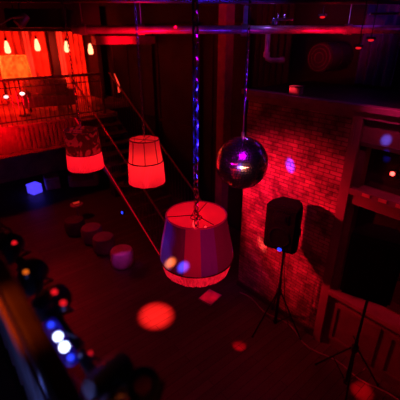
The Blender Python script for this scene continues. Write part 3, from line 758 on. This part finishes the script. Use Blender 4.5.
# LED batten
t = thing('led_light', 'small blue stage light with two white glowing lenses', 'stage light', (.142, .672, 3.945))
zz = Vector((-.12, -.50, .60)).normalized(); yy_ = Vector((0, 1, 0)); xx_ = yy_.cross(zz).normalized(); yy_ = zz.cross(xx_)
t.rotation_euler = Matrix((xx_, yy_, zz)).transposed().to_euler()
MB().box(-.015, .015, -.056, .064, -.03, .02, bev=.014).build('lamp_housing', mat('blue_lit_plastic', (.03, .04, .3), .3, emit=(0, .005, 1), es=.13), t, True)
for k, (dy, mm, rr) in enumerate(((-.012, 'led_white', .0105), (.016, 'led_white', .0095), (.048, 'led_blue', .007), (-.040, 'led_blue', .007))):
    MB().lathe([(0, .028), (rr*.7, .0265), (rr, .021), (rr, .018)], 16, c=(0, dy, 0)).build('lens', mm, t, True)
    mb = MB(); ring(mb, rr*1.12, .021, .002, 16); o = mb.build('bezel', 'black', t, True); o.location.y = dy
MB().tube([(0, 0, -.03), (.015, .02, -.105)], .008, 8).build('yoke', 'blackm', t)
for i, (p, mm, lb) in enumerate((((.200, .895, 3.925), 'led_red', 'upper of two red indicator lights beside the blue stage light'),
                           ((.205, .845, 3.915), 'led_red', 'lower of two red indicator lights beside the blue stage light'),
                           ((.185, 1.26, 3.925), 'led_red', 'red indicator light at the left edge of the view'),
                           ((.165, 1.05, 3.925), 'led_orange', 'orange indicator light among the rail lights'),
                           ((.19, .63, 3.915), 'led_red', 'tiny red indicator light below the blue stage light'))):
    t = thing('indicator_light', lb, 'light', p)
    s_ = .45 if i == 4 else 1
    MB().sphere((0, 0, 0), .009*s_, (1, 1.3, .7), 12, 8).build('lens', mm, t, True)
    MB().lathe([(0, -.02), (.012*s_, -.02), (.012*s_, -.003), (.008*s_, -.003)], 12).build('housing', 'black', t, True)
# cable loops
for j, (y0, lb) in enumerate(((.45, 'black cable looping between the lights near the bottom edge'), (.95, 'black cable looping along the middle of the light bar'), (1.35, 'black cable looping at the far end of the light bar'))):
    pts = [(.19+.03*sin(i*.7+j), y0+.016*i, 3.845+.035*sin(i*.55+j)) for i in range(26)]
    tag(MB().tube(pts, .0045, 6).build('power_cable', 'cable', None, True), lb, 'cable')

# ------------------------------------------------------------ camera
cd = bpy.data.cameras.new('camera'); cam = bpy.data.objects.new('camera', cd); COL.objects.link(cam)
cam.location = (0, 0, 4.6); cam.rotation_euler = (R(65), 0, R(-40.2))
cd.lens = 31.5; cd.sensor_width = 36; cd.clip_start = .02
cd.dof.use_dof = True; cd.dof.focus_distance = 3.5; cd.dof.aperture_fstop = 1.7
S.camera = cam

# ------------------------------------------------------------ lights
RED = (1, .0, .018); BLU = (.02, .02, 1)
point('lamp_glow', (ax, ay, az+.16), (1, .006, .015), 3.0, .04)
point('lamp_glow', (bx, by, bz+.27), (1, .03, .03), 4.2, .04)
point('lamp_glow', (cx_, cy_, cz_+.3), RED, 3, .04)
# wash on the brick
spot('red_wash', (2.35, 4.75, 3.1), (4.33, 2.95, 2.05), (1, .006, .03), 900, 58, 1, .08)
spot('red_wash', (1.0, .8, 4.5), (4.33, 1.9, .6), (1, .0, .012), 55, 50, 1, .08)
# mezzanine
spot('mezzanine_glow', (1.8, 10.4, 4.2), (3.2, 12.6, 3.6), (1, .022, .008), 560, 125, .6, .15)
spot('mezzanine_glow', (2.2, 10.6, 4.4), (1.9, 9.6, 2.7), (1, .0, .01), 120, 100, .6, .15)
spot('mezzanine_glow', (4.2, 10.6, 4.2), (4.7, 12.6, 3.6), (1, .03, .012), 320, 90, .6, .15)
point('fascia_glow', (1.6, 8.7, 3.1), (1, .0, .01), 90, .1)
spot('doorway_glow', (4.9, 8.0, 4.3), (4.9, 9.0, 4.52), (1, .0, .02), 90, 55, .8, .1)
# pipes
spot('pipe_glow', (2.6, 4.3, 4.1), (2.95, 4.8, 4.69), (1, .0, .02), 110, 125, 1, .1)
spot('pipe_glow', (4.6, 2.6, 4.3), (5.0, 3.05, 4.69), (1, .0, .03), 45, 120, 1, .1)
point('valve_glow', (4.2, 3.45, 4.95), (.3, .15, 1), 2.2, .04)
spot('ledge_glow', (3.7, 1.7, 4.5), (4.25, 1.4, 3.8), (1, .02, .2), 45, 90, 1, .05)
point('elbow_glow', (4.0, 3.4, 4.45), (.8, .0, .5), 1.0, .04)
point('recess_glow', (5.5, 2.7, 4.9), (.3, .02, 1), 2, .3)
point('recess_glow', (5.5, 1.2, 4.9), (.3, .02, 1), 2, .3)
# coloured beams on the lampshade, its chain and the disco ball
spot('blue_spot', (.5, 2.1, 4.1), (1.52, 2.2, 2.98), (.05, .02, 1), 60, 13, .9, .02)
spot('blue_spot', (1.2, 1.3, 3.4), (1.74, 2.11, 4.0), (.03, .01, 1), 330, 30, .7, .03)
spot('blue_spot', (1.3, 2.7, 3.3), (1.74, 2.11, 3.8), (.03, .01, 1), 120, 44, .7, .03)
spot('blue_spot', (2.1, 1.8, 3.7), (2.68, 2.47, 4.15), (.05, .01, 1), 70, 32, .7, .03)
spot('magenta_spot', (1.6, 1.3, 5.1), (2.68, 2.47, 3.6), (.55, .0, .8), 150, 30, .6, .4)  # added so the top of the ball picks up purple
spot('magenta_spot', (.9, .3, 3.9), (1.80, 2.05, 2.9), (1, .0, .06), 60, 22, .8, .1)
for (p, c, e) in (((.35, 1.6, 3.7), (1, .0, .05), 40), ((.45, .9, 3.4), (.05, .05, 1), 40), ((.5, .5, 3.3), (1, .25, .5), 25), ((.7, .1, 3.2), (1, .35, .06), 40), ((.35, 2.4, 3.9), (.7, 0, .7), 30), ((1.2, -.6, 3.2), (1, .1, .1), 30), ((.2, 1.9, 2.4), (.1, .1, 1), 40)):
    spot('ball_glint', p, (2.68, 2.47, 3.36), c, e, 12, .3, .03)  # unseen spots added to put coloured highlights on the mirror tiles
# floor washes
spot('magenta_wash', (.6, 3.2, 5.3), (2.4, 5.6, 0), (.6, .0, .5), 26, 50, 1, .2)
spot('floor_wash', (.8, .6, 3.6), (1.6, 3.6, 0), (1, .0, .12), 26, 95, 1, .3)
spot('pouf_spot', (1.2, 4.2, 5.0), (2.85, 6.02, .3), (.9, .04, .7), 260, 11, .8, .05)
def pool(src, tgt, col, e, d, blend=.35):
    D = (Vector(tgt)-Vector(src)).length
    spot('pinspot', src, tgt, col, e, math.degrees(2*math.atan(d/2/D)), blend, .015)
pool((3.3, 6.2, 5.2), (2.55, 4.26, 0), (1, .015, .012), 10000, .76, 1)
pool((3.3, 4.4, 5.1), (4.36, 3.05, 3.92), (1, .04, .08), 700, .16, .8)  # spot added to brighten the box on the ledge
pool((1.9, 5.6, 5.0), (3.62, 3.98, 0), (1, .0, .02), 600, .34, .6)  # spot added to redden the board on the floor
pool((3.3, 4.6, 5.2), (3.21, 2.80, 0), (1, .0, .01), 4200, .26, .9)
pool((2.0, .3, 5.2), (3.96, 1.09, 0), (1, .0, .01), 2600, .36, .9)
pool((1.6, 5.6, 4.6), (4.33, 3.39, 1.21), (1, .10, .09), 3200, .22, 1)
pool((1.8, 3.9, 5.1), (4.33, 2.99, 2.82), (.03, .03, 1), 6500, .20, 1)
pool((1.6, 1.0, 5.0), (4.34, 1.69, 3.48), (.07, .09, 1), 3200, .15, 1)
pool((1.6, 1.0, 5.0), (4.36, 1.66, 3.30), (.02, .03, 1), 2200, .10, 1)
pool((.7, .4, 4.6), (1.42, 2.08, 2.83), (1, .30, .04), 4500, .09, 1)  # spot added to make an orange highlight on the satin shade
pool((.8, .2, 4.6), (1.47, 1.97, 2.82), (.04, .09, 1), 5500, .10, 1)  # added likewise for the blue highlight next to it
# rail
spot('rail_amber', (-.35, .75, 4.35), (.052, .66, 4.09), (1, .16, .0), 11, 30, 1, .02)
point('bar_blue', (.03, .60, 3.72), (.2, .25, 1), 2.5, .01)
point('led_spill', (.20, .72, 3.98), (.03, .04, 1), .05, .01)
W = bpy.data.worlds.new('night'); S.world = W; W.use_nodes = True
W.node_tree.nodes['Background'].inputs[0].default_value = (.05, .0, .012, 1); W.node_tree.nodes['Background'].inputs[1].default_value = .05
